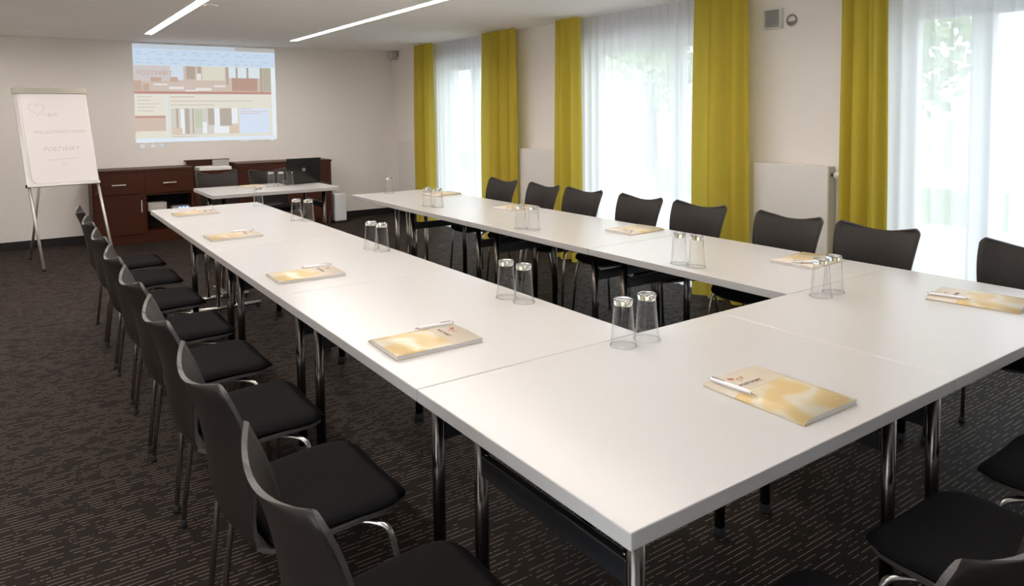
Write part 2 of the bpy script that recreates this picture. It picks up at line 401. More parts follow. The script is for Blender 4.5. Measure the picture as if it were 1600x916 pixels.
# ------------------------------------------------------------------ radiators
def radiator(y0, y1, label, valve=True):
    t = thing('radiator', label, 'radiator', (WX, (y0 + y1) / 2, .10), 0, 'flat white panel radiators'); h = (y1 - y0) / 2; H = .975
    bm = B(); box(bm, -.118, -.100, -h, h, 0, H, .004); obj('front_panel', bm, M_rad, t)
    bm = B(); box(bm, -.100, -.020, -h + .004, h - .004, .012, H - .006, .003); obj('radiator_body', bm, mat('radiator_side', (.50, .46, .38), .5), t)
    bm = B()
    for s in (-.6, .6): box(bm, -.020, -.0012, s * h - .02, s * h + .02, .2, H - .1)
    obj('wall_bracket', bm, M_rad, t)
    if valve:
        bm = B(); 
        tube(bm, [(-.06, -h + .004, H - .06), (-.06, -h - .02, H - .06)], .010, 10)
        v = obj('valve_body', bm, M_rubber, t)
        bm = B(); tube(bm, [(-.06, -h - .018, H - .06), (-.06, -h - .028, H - .06), (-.06, -h - .06, H - .06), (-.06, -h - .068, H - .06)], [.020, .024, .022, .016], 16)
        obj('thermostat_knob', bm, M_plastic, v)
radiator(1.835, 2.417, 'white panel radiator under the wall vent')
radiator(4.786, 5.386, 'white panel radiator between the curtains, behind the second chair from the screen')
radiator(7.78, 8.36, 'white panel radiator in the corner by the screen wall', False)

# wall vent, cable loop, corner speaker
t = thing('wall_vent', 'square grey louvred vent with white frame high on the window wall', 'vent', (WX, 2.33, 2.115))
bm = B(); h = .073
box(bm, -.045, 0, -h, h, h - .012, h, .002); box(bm, -.045, 0, -h, h, -h, -h + .012, .002); box(bm, -.045, 0, -h, -h + .012, -h + .012, h - .012, .002); box(bm, -.045, 0, h - .012, h, -h + .012, h - .012, .002)
obj('vent_frame', bm, M_plastic, t)
bm = B(); box(bm, -.022, -.004, -h + .012, h - .012, -h + .012, h - .012); obj('backing', bm, M_louvre, t)
bm = B()
for k in range(11):
    z = -h + .018 + k * .0115; box(bm, -.042, -.023, -h + .0125, h - .0125, z, z + .0035)
o = obj('louvre_slats', bm, M_louvre, t); o['kind'] = 'stuff'
bm = B(); pts = [(WX - .012 - .004 * math.sin(a * .5), 2.19 + .036 * math.cos(a), 2.093 + .036 * math.sin(a)) for a in [3.6 + i * 6.2 / 30 for i in range(31)]]
tube(bm, pts, .0065, 10); tube(bm, [(WX - .012, 2.19 + .036 * math.cos(3.6), 2.093 + .036 * math.sin(3.6)), (WX - .001, 2.225, 2.075)], .008, 8)
tag(obj('cable_loop', bm, mat('cable_beige', (.34, .30, .25), .5)), 'small coiled loop of beige cable on the wall beside the vent', 'cable')
t = thing('wall_speaker', 'small grey loudspeaker high in the corner under the ceiling', 'speaker', (WX, 8.56, 2.30))
bm = B(); box(bm, -.10, -.02, -.045, .045, -.06, .05, .008); obj('cabinet_body', bm, M_greypl, t)
bm = B(); box(bm, -.106, -.101, -.038, .038, -.052, .042, .002); obj('speaker_grille', bm, M_louvre, t)
bm = B(); box(bm, -.02, 0, -.015, .015, -.02, .02); obj('bracket', bm, M_greypl, t)

# ------------------------------------------------------------------ tables
TT, TH = .034, .73
def tabletop(t, x0, x1, y0, y1):
    bm = B(); fs = box(bm, x0, x1, y0, y1, TH - TT, TH, .0025, 0)
    for f in bm.faces:
        f.normal_update()
        if abs(f.normal.z) < .5: f.material_index = 1
    obj('tabletop', bm, [M_white, M_edge], t)
def leg(t, x, y):
    bm = B(); tube(bm, [(x, y, .03), (x, y, TH - TT - .002)], .0185, 18); l = obj('leg', bm, M_chrome, t)
    bm = B(); lathe(bm, [(.022, 0), (.023, .006), (.0205, .03), (.0195, .032)], 18, (x, y, .0005)); obj('foot_cap', bm, M_rubber, l)
def table(label, x0, x1, y0, y1, axis, group='white meeting tables of the u shape', inx=.125):
    xc, yc = (x0 + x1) / 2, (y0 + y1) / 2
    t = thing('meeting_table', label, 'table', (xc, yc, 0), 0, group)
    a, b_ = (x1 - x0) / 2, (y1 - y0) / 2
    tabletop(t, -a, a, -b_, b_)
    ix, iy = a - inx, b_ - .115
    for sx in (-1, 1):
        for sy in (-1, 1): leg(t, sx * ix, sy * iy)
    for s in (-1, 1):
        bm = B()
        if axis == 'x': box(bm, s * ix - .011, s * ix + .011, -iy + .017, iy - .017, .515, .57, .003)
        else: box(bm, -ix + .017, ix - .017, s * iy - .011, s * iy + .011, .515, .57, .003)
        r = obj('end_rail', bm, M_rail, t)
        bm = B()
        for e in (-1, 1):
            c = (s * ix, e * (iy - .03)) if axis == 'x' else (e * (ix - .03), s * iy)
            lathe(bm, [(.007, 0), (.007, .004), (.004, .008)], 10, (c[0], c[1], .5705))
        obj('rail_bolt', bm, M_chrome, r)
    bm = B()   # slim black beam under the top
    if axis == 'x': box(bm, -ix + .02, ix - .02, -.02, .02, TH - TT - .04, TH - TT - .001)
    else: box(bm, -.02, .02, -iy + .02, iy - .02, TH - TT - .04, TH - TT - .001)
    obj('under_beam', bm, M_rail, t)
    return t
g = .0012
table('white table at the closed end of the u holding the readable yellow notebook', 0, 1.213 - g, 0, .80 - g, 'x')
table('white table at the closed end of the u, beside the windows', 1.213 + g, 2.434, 0, .80 - g, 'x')
LJ = [.80, 2.016, 3.230, 4.445, 5.29]; RJ = [.80, 2.000, 3.222, 4.463, 5.25]
ordn = ['next to the closed end', 'second from the closed end', 'third from the closed end']
for k in range(3):
    table('white table in the row away from the windows, %s' % ordn[k], 0, .813, LJ[k] + g, LJ[k + 1] - g, 'y')
    table('white table in the row by the windows, %s' % ordn[k], 1.638, 2.434, RJ[k] + g, RJ[k + 1] - g, 'y', inx=.152)
def ped_table(label, x0, x1, y0, y1):
    xc, yc = (x0 + x1) / 2, (y0 + y1) / 2
    t = thing('pedestal_table', label, 'table', (xc, yc, 0), 0, 'square end tables of the u shape')
    a, b_ = (x1 - x0) / 2, (y1 - y0) / 2
    tabletop(t, -a, a, -b_, b_)
    for s in (-1, 1):
        y = s * .175
        bm = B(); tube(bm, [(-.25, y, .028), (.25, y, .028)], .016, 14); f = obj('foot_bar', bm, M_chrome2, t)
        bm = B()
        for e in (-.23, .23): lathe(bm, [(.014, 0), (.014, .012)], 12, (e, y, .0005))
        obj('foot_glide', bm, M_rubber, f)
        for e in (-.055, .055):
            bm = B(); tube(bm, [(e, y, .04), (e, y, TH - TT - .031)], .018, 16); obj('column', bm, M_chrome2, t)
        bm = B(); box(bm, -.3, .3, y - .03, y + .03, TH - TT - .03, TH - TT - .001, .003); obj('top_bracket', bm, M_rail, t)
    bm = B(); box(bm, -.02, .02, -.157, .157, .10, .13, .003); obj('cross_bar', bm, M_chrome2, t)
ped_table('square white pedestal table at the open end of the row away from the windows', 0, .813, LJ[3] + g, LJ[4])
ped_table('square white pedestal table at the open end of the row by the windows', 1.638, 2.434, RJ[3] + g, RJ[4])
table('white presenter table standing alone in front of the brown cabinets', .615, 1.832, 6.035, 6.86, 'x', 'presenter table')

# ------------------------------------------------------------------ chairs
PROF = [(.225, .424, .180, 0), (.205, .436, .196, 0), (.10, .441, .210, 0), (0, .436, .209, 0), (-.09, .429, .199, .004), (-.148, .431, .188, .012), (-.188, .454, .181, .022),
        (-.207, .50, .179, .034), (-.216, .56, .184, .044), (-.224, .63, .193, .050), (-.236, .70, .203, .052), (-.255, .78, .212, .048), (-.279, .858, .2165, .038)]
def prof(n):
    P = [Vector(q[:3]).to_4d() for q in PROF]
    for v, q in zip(P, PROF): v[3] = q[3]
    out = []; m_ = len(P) - 1
    for i in range(n + 1):
        s = i / n * m_
        if i > n - 8: pass
        k = min(int(s), m_ - 1); t = s - k
        p0, p1, p2, p3 = P[max(k - 1, 0)], P[k], P[k + 1], P[min(k + 2, m_)]
        out.append(.5 * ((2 * p1) + (p2 - p0) * t + (2 * p0 - 5 * p1 + 4 * p2 - p3) * t * t + (3 * p1 - p0 - 3 * p2 + p3) * t ** 3))
    return out
def make_chair():
    t = thing('meeting_chair', 'x', 'chair', (0, 0, 0), 0, 'dark plywood meeting chairs')
    rows = prof(34); last = rows[-1]; prev = rows[-2]
    rows = rows[:-1] + [prev.lerp(last, q) for q in (.25, .5, .7, .85, .95, 1.0)]
    n = 16; r = .026; bm = B(); G1 = []
    dist = [0.0] * len(rows)
    for i in range(len(rows) - 2, -1, -1): dist[i] = dist[i + 1] + math.hypot(rows[i + 1][0] - rows[i][0], rows[i + 1][1] - rows[i][1])
    d0 = [0.0] * len(rows)
    for i in range(1, len(rows)): d0[i] = d0[i - 1] + math.hypot(rows[i][0] - rows[i - 1][0], rows[i][1] - rows[i - 1][1])
    for i, q in enumerate(rows):
        hw = q[2]
        for d, rr in ((dist[i], r), (d0[i], .085)):
            if d < rr: hw -= rr - math.sqrt(max(0, rr * rr - (rr - d) ** 2))
        line = []
        for c in range(n + 1):
            tt = math.sin((c / n - .5) * math.pi) * .35 + (c / n * 2 - 1) * .65
            x, z = q[0], q[1]; back = min(1, max(0, (z - .45) / .08)) if x < -.1 else 0
            x += q[3] * tt * tt * (1 if back else .5); z += .008 * tt * tt * (1 - back)
            z -= .027 * (1 - abs(tt) ** 1.8) * max(0, 1 - dist[i] / .13) ** 1.3 if back else 0
            line.append(Vector((x, hw * tt, z)))
        G1.append(line)
    R_ = len(G1)
    def nrm(i, c):
        a = G1[min(i + 1, R_ - 1)][c] - G1[max(i - 1, 0)][c]; b_ = G1[i][min(c + 1, n)] - G1[i][max(c - 1, 0)]
        return a.cross(b_).normalized() if a.cross(b_).length > 1e-9 else Vector((0, 0, 1))
    th = .0105
    top = [[bm.verts.new(G1[i][c]) for c in range(n + 1)] for i in range(R_)]
    s0 = nrm(5, n // 2); sg = -1 if s0.z > 0 else 1
    bot = [[bm.verts.new(G1[i][c] + nrm(i, c) * th * sg) for c in range(n + 1)] for i in range(R_)]
    for i in range(R_ - 1):
        for c in range(n):
            for gq in (top, bot):
                f = bm.faces.new((gq[i][c], gq[i][c + 1], gq[i + 1][c + 1], gq[i + 1][c])); f.smooth = True
    def rim(a, b_):
        for k in range(len(a) - 1):
            f = bm.faces.new((a[k], a[k + 1], b_[k + 1], b_[k])); f.material_index = 1; f.smooth = False
    rim(top[0], bot[0]); rim(top[-1], bot[-1]); rim([q[0] for q in top], [q[0] for q in bot]); rim([q[-1] for q in top], [q[-1] for q in bot])
    obj('shell', bm, [M_ply, M_plyedge], t)
    # upholstered seat pad
    bm = B(); nr, nc = 26, 18; up_, lo = [], []
    for i in range(nr + 1):
        s = i / nr; s = s * s * (3 - 2 * s) * .5 + s * .5
        x = .232 - s * .372
        zb = .4465 - .017 * max(0, 1 - s / .16) ** 2 - .008 * max(0, (s - .45) / .55) + .004 * max(0, (s - .85) / .15)
        hw = (.2085 - .020 * max(0, (s - .35) / .65))
        d = .372 * s; rr = .10
        if d < rr: hw -= (rr - math.sqrt(max(0, rr * rr - (rr - d) ** 2))) * .8
        e = abs(s * 2 - 1); lu, ll = [], []
        for c in range(nc + 1):
            tt = math.sin((c / nc - .5) * math.pi)
            hgt = .027 * (1 - abs(tt) ** 7) ** .5 * (1 - e ** 7) ** .5
            lu.append(bm.verts.new((x, hw * tt, zb + hgt + .008 * tt * tt + .0012))); ll.append(bm.verts.new((x, hw * tt, zb + .008 * tt * tt)))
        up_.append(lu); lo.append(ll)
    for i in range(nr):
        for c in range(nc):
            for gq in (up_, lo):
                f = bm.faces.new((gq[i][c], gq[i][c + 1], gq[i + 1][c + 1], gq[i + 1][c])); f.smooth = True
    for a, b_ in ((up_[0], lo[0]), (up_[-1], lo[-1]), ([q[0] for q in up_], [q[0] for q in lo]), ([q[-1] for q in up_], [q[-1] for q in lo])):
        for k in range(len(a) - 1): f = bm.faces.new((a[k], a[k + 1], b_[k + 1], b_[k])); f.smooth = True
    bmesh.ops.remove_doubles(bm, verts=bm.verts[:], dist=.0004)
    obj('seat_pad', bm, M_pad, t)
    for s in (-1, 1):
        for pts in ([(.02, s * .10, .416), (.11, s * .185, .416), (.135, s * .212, .410), (.147, s * .224, .390), (.16, s * .230, .33), (.185, s * .244, .012)],
                    [(-.02, s * .10, .408), (-.09, s * .178, .408), (-.112, s * .203, .400), (-.120, s * .213, .382), (-.128, s * .219, .33), (-.165, s * .240, .012)]):
            bm = B(); pp = [Vector(p) for p in pts]
            path = [pp[0]] + smooth_path(pp[1:5], 5) + [pp[5]]
            tube(bm, path, .0088, 10); l = obj('leg', bm, M_chrome2, t)
            bm = B(); lathe(bm, [(.0125, 0), (.0135, .006), (.0115, .022), (.0095, .026)], 12, (pts[-1][0], pts[-1][1], .0003)); obj('foot_glide', bm, M_rubber, l)
    bm = B()
    for x in (.03, -.03):
        tube(bm, [(x, -.13, .414), (x, .13, .414)], .0088, 8)
    box(bm, -.06, .06, -.05, .05, .419, .427); obj('under_frame', bm, M_chrome2, t)
    return t
proto = make_chair(); used = []
def chair(x, y, rz, label):
    if not used:
        proto.location = (x, y, 0); proto.rotation_euler = (0, 0, rz); proto['label'] = label; used.append(1); return proto
    return dup(proto, (x, y, 0), rz, label)
LY = [.36, .985, 1.59, 2.19, 2.77, 3.40, 4.03, 4.64]
names = ['first', 'second', 'third', 'fourth', 'fifth', 'sixth', 'seventh', 'last']
for k, y in enumerate(LY):
    chair(-.25, y, R((0, 1, -1.2, .8, -.6, 1, -.4, .6)[k]), 'dark plywood chair in the row away from windows, %s from the closed end' % names[k])
RY = [4.49, 3.89, 3.37, 2.76, 2.22, 1.575, 1.06, .365]
where = ['its back before the curtain between first sheer and radiator', 'its back before the middle radiator', 'its back before the narrow middle curtain', 'its back wholly before the middle sheer',
         'its back before sheer edge and broad curtain', 'its back before the radiator under the vent', 'its back before the curtain beside the garden sheer', 'before the garden sheer at the corner table']
for k, y in enumerate(RY):
    chair(2.545, y, math.pi + R((1, -1.5, .8, -.6, 1.2, -.5, .6, 0)[k]), 'dark plywood chair by the windows, %s' % where[k])
FX = [.345, .925, 1.50, 2.09]
fl = ['its curved back top showing in the bottom corner', 'its black seat showing whole under the notebook table', 'only a seat corner seen beyond the whole seat', 'half hidden under the table beside the windows']
for k, x in enumerate(FX):
    chair(x, -.215 + (.012, -.01, -.01, .02)[k], R(90) + R((1, -2, 2, 0)[k]), 'dark plywood chair at the closed end, %s' % fl[k])
chair(.925, 7.0, R(-90), 'dark plywood chair behind the presenter table, in front of the white printer')
chair(1.475, 7.0, R(-88), 'dark plywood chair behind the presenter table, partly hidden by three upturned glasses')

# ------------------------------------------------------------------ upturned tumblers
def make_glass():
    t = thing('drinking_glass', 'x', 'glass', (0, 0, TH), 0, 'clear tumblers standing upside down on the tables')
    h, r0, r1 = .148, .0405, .0300
    out = [(r0 + .001, .0), (r0, .003), (.0385, .012), (.0362, .04), (.0335, .08), (.0312, .115), (.0303, .128)]
    inn = [(.0287, .128), (.0297, .115), (.0322, .08), (.0350, .04), (.0374, .012), (r0 - .0012, .003), (r0 - .0006, .0)]
    bm = B(); lathe(bm, out, 36, (0, 0, .0004))
    bmesh.ops.delete(bm, geom=[f for f in bm.faces if len(f.verts) > 4], context='FACES'); obj('glass_wall', bm, M_tumbler, t)
    bm = B(); lathe(bm, [(.0001, .1315), (.020, .1300), (.0285, .1285), (.0302, .1288), (.0302, .144), (.0290, .1475), (.024, .148), (.021, .1465), (.0001, .1460)], 36, (0, 0, .0004)); obj('glass_base', bm, M_gbase, t)
    bm = B(); lathe(bm, [(r0 + .0003 + .0014 * math.cos(a), .0016 + .0014 * math.sin(a)) for a in [i * 2 * math.pi / 8 for i in range(8)]], 36, (0, 0, .0002), close=True); obj('glass_rim', bm, M_gbase, t)
    return t
gp = make_glass(); gused = []
def glass(x, y, label):
    if not gused: gp.location = (x, y, TH); gp['label'] = label; gused.append(1); return
    dup(gp, (x, y, TH), random.uniform(0, 6), label)
U = 'upturned tumbler '
W1, W2 = 'in the row away from windows, ', 'in the row by the windows, '
for x, y, lb in [
    (.685, .735, 'at the closed end by the corner gap, the one away from windows'), (.790, .737, 'at the closed end by the corner gap, the one toward windows'),
    (1.711, .705, 'at the inner corner by the windows, the lower looking of two'), (1.808, .712, 'at the inner corner by the windows, the higher looking of two'),
    (.724, 1.435, W1 + 'first pair from closed end, screen side one'), (.737, 1.335, W1 + 'first pair from closed end, closed side one'),
    (.718, 2.72, W1 + 'second pair from closed end, screen side one'), (.737, 2.625, W1 + 'second pair from closed end, closed side one'),
    (.735, 4.02, W1 + 'third pair from closed end, screen side one'), (.790, 3.935, W1 + 'third pair from closed end, closed side one'),
    (.746, 5.0, 'standing single at the open end of the row away from windows'), (1.951, 5.12, 'standing single at the open end of the row by the windows'),
    (1.80, 4.10, W2 + 'third pair from closed end, screen side one'), (1.838, 3.995, W2 + 'third pair from closed end, closed side one'),
    (1.742, 2.76, W2 + 'second pair from closed end, screen side one'), (1.776, 2.67, W2 + 'second pair from closed end, closed side one'),
    (1.735, 1.45, W2 + 'first pair from closed end, screen side one'), (1.744, 1.352, W2 + 'first pair from closed end, closed side one'),
    (1.302, 6.56, 'on the presenter table, the one of three beside the notebook'), (1.388, 6.51, 'on the presenter table, middle one of three'), (1.472, 6.48, 'on the presenter table, the one of three beside the laptop')]:
    glass(x, y, U + lb)

# ------------------------------------------------------------------ notebooks and pens
def make_notebook(lift=.010):
    t = thing('notebook', 'x', 'notebook', (0, 0, TH), 0, 'cream and yellow conference notebooks')
    w, h = .108, .149     # half sizes; spine along -x
    bm = B(); nx = 14
    def sheet(z0f, z1f, mi=0):
        top = [[bm.verts.new((-w + 2 * w * i / nx, y, z1f(i / nx))) for y in (-h, 0, h)] for i in range(nx + 1)]
        bot = [[bm.verts.new((-w + 2 * w * i / nx, y, z0f(i / nx))) for y in (-h, 0, h)] for i in range(nx + 1)]
        for gq in (top, bot):
            for i in range(nx):
                for k in range(2): f = bm.faces.new((gq[i][k], gq[i + 1][k], gq[i + 1][k + 1], gq[i][k + 1])); f.smooth = True; f.material_index = mi
        for i in range(nx):
            for k in (0, 2): bm.faces.new((top[i][k], top[i + 1][k], bot[i + 1][k], bot[i][k])).material_index = mi
        for i in (0, nx):
            for k in range(2): bm.faces.new((top[i][k], top[i][k + 1], bot[i][k + 1], bot[i][k])).material_index = mi
    zt = lambda u: .0035 + lift * (1 - (1 - min(1, u / .22)) ** 2) ** .5 * (1 - .25 * max(0, u - .55)) 
    sheet(lambda u: 0.0003, lambda u: .0011)
    sheet(lambda u: zt(u) - .0008, zt)
    box(bm, -w - .0008, -w, -h, h, .0003, .0040)
    obj('cover', bm, M_cover, t)
    bm = B(); box(bm, -w + .001, w - .0015, -h + .0015, h - .0015, .0012, .0030)
    ptop = [[bm.verts.new((-w + .004 + (2 * w - .006) * i / nx, y, max(.0031, zt(i / nx) - .0012))) for y in (-h + .002, h - .002)] for i in range(nx + 1)]
    pbot = [[bm.verts.new((-w + .004 + (2 * w - .006) * i / nx, y, .0031)) for y in (-h + .002, h - .002)] for i in range(nx + 1)]
    for i in range(nx):
        bm.faces.new((ptop[i][0], ptop[i + 1][0], ptop[i + 1][1], ptop[i][1]))
        for k in (0, 1):
            bm.faces.new((ptop[i][k], ptop[i + 1][k], pbot[i + 1][k], pbot[i][k]))
    bm.faces.new((ptop[nx][0], ptop[nx][1], pbot[nx][1], pbot[nx][0]))
    obj('pages', bm, M_paper, t)
    # flat print on the head band: curled horn emblem, name and rules
    ze = .0035 + lift + .0003
    bm = B()
    for c, rr, a0, a1 in (((-.02, .100), .013, 0, 5.6), ((-.034, .112), .008, 1, 6.4), ((-.004, .108), .007, .5, 5.5)):
        pts = [(c[0] + rr * (1 - .05 * i) * math.cos(a0 + (a1 - a0) * i / 16), c[1] + rr * (1 - .05 * i) * math.sin(a0 + (a1 - a0) * i / 16)) for i in range(17)]
        for p, q in zip(pts, pts[1:]):
            d = Vector((q[0] - p[0], q[1] - p[1])).normalized() * .0014; nn = Vector((-d.y, d.x))
            quad(bm, ((p[0] + nn.x, p[1] + nn.y, ze), (q[0] + nn.x, q[1] + nn.y, ze), (q[0] - nn.x, q[1] - nn.y, ze), (p[0] - nn.x, p[1] - nn.y, ze)))
    quad(bm, ((-.046, .128, ze), (-.030, .118, ze), (-.030, .112, ze), (-.047, .112, ze)))
    obj('horn_emblem', bm, M_logo, t)
    text('name_lettering', 'POSTWIRT', .0155, M_ink, t, Matrix.Translation((-.055, .068, ze - .0002)), ext=.0002, weight=.0004, spacing=1.15)
    bm = B(); quad(bm, ((-.04, .060, ze), (.03, .060, ze), (.03, .0612, ze), (-.04, .0612, ze))); quad(bm, ((.055, -.120, ze - .001), (.085, -.120, ze - .001), (.085, -.1165, ze - .001), (.055, -.1165, ze - .001)))
    obj('printed_rule', bm, mat('tan_ink', (.40, .28, .15), .7), t)
    return t
nb = make_notebook(); nused = []
NBL = ['yellow and cream notebook at the closed end, its horn emblem and lettering plain to read', 'notebook on the table beside the windows, cut by the picture edge',
       'yellow notebook in the row away from windows, first from the closed end', 'yellow notebook in the row away from windows, second from the closed end',
       'yellow notebook in the row away from windows, third from the closed end', 'yellow notebook at the open end of the row away from windows',
       'yellow notebook behind the glass pair at the inner corner by the windows', 'pale shining notebook before the middle sheer, in the row by the windows',
       'yellow notebook before the middle radiator, behind a glass pair', 'cream notebook before the first sheer, in the row by the windows', 'tan notebook on the presenter table next to three glasses']
# x, y, rotation (0 = read from the closed end, -90 = read from the row away from the windows, 90 = from the window row)
NB = [(.727, .215, -1), (2.11, .31, 9), (.205, 1.135, -91), (.215, 2.305, -91), (.212, 3.60, -90), (.24, 4.84, -90),
      (2.245, 1.105, 93), (2.24, 2.26, 92), (2.27, 3.56, 97), (2.28, 4.74, 94), (1.14, 6.58, -178)]
PEN = [(-.085, .075, 3, 1), (-.075, .08, 2, 1), (-.085, .075, -3, 1), (-.085, .075, -1, 1), (-.085, .075, 1, 1), (-.085, .075, 2, 1),
       (-.05, .09, -40, 1), (-.06, .10, 40, 1), (-.08, .085, 30, 1), None, None]
def make_pen():
    t = thing('ballpoint_pen', 'x', 'pen', (0, 0, 0), 0, 'white pens lying on the notebooks')
    bm = B(); tube(bm, [(0, -.058, .0055), (0, -.045, .0055), (0, .06, .0055), (0, .066, .0055)], [.0035, .0052, .0052, .0035], 14); obj('barrel', bm, M_pen, t)
    bm = B(); tube(bm, [(0, -.072, .0055), (0, -.070, .0055), (0, -.0585, .0055)], [.0006, .0012, .0033], 12); obj('tip', bm, M_chrome2, t)
    bm = B(); box(bm, -.002, .002, .022, .062, .0112, .0124, .0004); box(bm, -.002, .002, .056, .062, .0098, .0112); obj('clip', bm, M_chrome2, t)
    bm = B(); tube(bm, [(0, .0662, .0055), (0, .073, .0055)], .0024, 10); obj('push_button', bm, M_chrome2, t)
    return t
pp_ = make_pen(); pused = []
for k, (x, y, a) in enumerate(NB):
    if not nused: nb.location = (x, y, TH + .0003); nb.rotation_euler = (0, 0, R(a)); nb['label'] = NBL[k]; nused.append(1)
    else: dup(nb, (x, y, TH + .0003), R(a), NBL[k])
    if PEN[k]:
        px, py, pa, _ = PEN[k]; ca, sa = math.cos(R(a)), math.sin(R(a))
        loc = (x + px * ca - py * sa, y + px * sa + py * ca, TH + .0003 + .0035 + .0105)
        lb = 'white pen on the ' + ['notebook with readable emblem at the closed end', 'notebook cut by the picture edge beside the windows', 'first notebook from the closed end, row away from windows',
              'second notebook from the closed end, row away from windows', 'third notebook from the closed end, row away from windows', 'notebook at the open end, row away from windows',
              'notebook behind the glasses at the corner by the windows', 'pale notebook before the middle sheer', 'notebook before the middle radiator'][k]
        if not pused: pp_.location = loc; pp_.rotation_euler = (0, 0, R(a + pa)); pp_['label'] = lb; pused.append(1)
        else: dup(pp_, loc, R(a + pa), lb)

# ------------------------------------------------------------------ cabinets along the screen wall
CF, CB = 8.31, BY - .016
def handle(parent, x0, x1, z0, z1):
    bm = B(); box(bm, x0, x1, CF - .045, CF - .035, z0, z1, .002)
    if x1 - x0 > z1 - z0:
        for x in (x0 + .015, x1 - .021): box(bm, x, x + .006, CF - .036, CF - .0185, z0 + .002, z1 - .002)
    else:
        for z in (z0 + .015, z1 - .021): box(bm, x0 + .002, x1 - .002, CF - .036, CF - .0185, z, z + .006)
    return obj('handle', bm, M_steel, parent)
t = thing('sideboard', 'mahogany cabinet behind the flipchart with two drawers, a door and an open niche', 'cabinet', (0, 0, 0), 0, 'mahogany cabinets along the screen wall')
bm = B(); X0, X1, XM = -.165, .895, .368; H = .855
box(bm, X0, X1, CB - .02, CB, 0, H - .03); box(bm, X0, X0 + .03, CF, CB - .02, 0, H - .03); box(bm, X1 - .03, X1, CF, CB - .02, 0, H - .03)
box(bm, XM - .015, XM + .015, CF, CB - .02, .0, H - .03); box(bm, X0 + .03, X1 - .03, CF + .01, CB - .02, .0, .10)
box(bm, XM + .015, X1 - .03, CF, CB - .02, .10, .13); box(bm, XM + .015, X1 - .03, CF, CB - .02, .545, .57)
obj('carcass', bm, M_cab, t)
bm = B(); box(bm, X0 - .004, X1 + .002, CF - .022, CB, H - .029, H, .002); obj('cabinet_top', bm, M_cab, t)
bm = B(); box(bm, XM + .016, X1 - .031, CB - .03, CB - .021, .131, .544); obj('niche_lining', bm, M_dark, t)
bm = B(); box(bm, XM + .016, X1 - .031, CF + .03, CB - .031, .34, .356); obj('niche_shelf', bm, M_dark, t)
for a, b_, hx in ((X0 + .02, XM - .003, (.031, .172)), (XM + .003, X1 - .006, (.556, .700))):
    bm = B(); box(bm, a, b_, CF - .018, CF - .001, .572, H - .033, .003); d = obj('drawer', bm, M_cab, t); handle(d, hx[0], hx[1], .680, .693)
bm = B(); box(bm, X0 + .02, XM - .003, CF - .018, CF - .001, .105, .566, .003); d = obj('door', bm, M_cab, t); handle(d, .318, .330, .36, .50)
bm = B(); box(bm, X0 + .03, X1 - .03, CF - .006, CF - .001, .0, .10); obj('plinth', bm, M_cab, t)

t = thing('printer_cabinet', 'mahogany cabinet bay with a raised back and sunken top holding the white printer', 'cabinet', (0, 0, 0), 0, 'mahogany cabinets along the screen wall')
bm = B(); X0, X1 = .899, 1.40
box(bm, X0, X1, CB - .03, CB, 0, .895); box(bm, X0, X0 + .025, CF, CB - .03, 0, .80); box(bm, X1 - .025, X1, CF, CB - .03, 0, .80)
box(bm, X0 + .025, X1 - .025, CF + .01, CB - .03, 0, .72); obj('carcass', bm, M_cab, t)
bm = B(); box(bm, X0 + .003, X1 - .003, CF - .018, CF - .001, .07, .80, .003); obj('front_panel', bm, M_cab, t)
bm = B(); box(bm, X0 - .03, X1 + .0, CB - .05, CB, .896, .912, .002); obj('cabinet_top', bm, M_cab, t)

t = thing('tall_sideboard', 'long mahogany cabinet behind the laptop with framed end panel', 'cabinet', (0, 0, 0), 0, 'mahogany cabinets along the screen wall')
bm = B(); X0, X1 = 1.404, 2.60
box(bm, X0, X1, CF, CB, .07, .835); box(bm, X0, X1, CF + .02, CB, 0, .07); obj('carcass', bm, M_cab, t)
bm = B(); box(bm, X0 + .002, X1 + .004, CF - .022, CB, .8355, .865, .002); obj('cabinet_top', bm, M_cab, t)
for a, b_ in ((1.41, 2.0), (2.006, 2.596)):
    bm = B(); box(bm, a, b_, CF - .018, CF - .001, .08, .832, .003); d = obj('door', bm, M_cab, t)
    bm = B(); w_ = .055
    box(bm, a + .003, a + w_, CF - .024, CF - .0185, .085, .828); box(bm, b_ - w_, b_ - .003, CF - .024, CF - .0185, .085, .828)
    box(bm, a + w_, b_ - w_, CF - .024, CF - .0185, .77, .828); box(bm, a + w_, b_ - w_, CF - .024, CF - .0185, .085, .14); obj('door_frame', bm, M_cab, d)

# printer, niche devices, waste bin
t = thing('printer', 'white printer with grey paper tray sunk in the cabinet top', 'printer', (1.165, 8.50, .7215))
bm = B(); box(bm, -.19, .19, -.13, .17, 0, .115, .015); obj('printer_body', bm, M_plastic, t)
bm = B(); vs = [(-.075, -.02), (.085, -.02)]
for z0, z1, y0, y1 in ((.10, .185, .02, .06),): box(bm, .0, .19, y0 - .005, y1, z0, z1 + .005, .004)
obj('paper_tray', bm, M_greypl, t)
bm = B(); box(bm, -.11, .11, -.136, -.1305, .02, .05); obj('output_slot', bm, M_rubber, t)
t = thing('white_box', 'small whitish grey box standing in the open cabinet niche', 'box', (.50, 8.42, .3565))
bm = B(); box(bm, -.10, .10, -.06, .10, 0, .095, .004); obj('box_body', bm, mat('grey_card', (.48, .46, .43), .7), t)
bm = B(); box(bm, -.07, .07, -.0615, -.0603, .02, .075); obj('box_label', bm, mat('pale_card', (.56, .54, .50), .7), t)
t = thing('network_device', 'flat device with three blue lights in the open cabinet niche', 'device', (.755, 8.42, .3565))
bm = B(); box(bm, -.10, .10, -.07, .10, 0, .032, .003); obj('device_housing', bm, M_greypl, t)
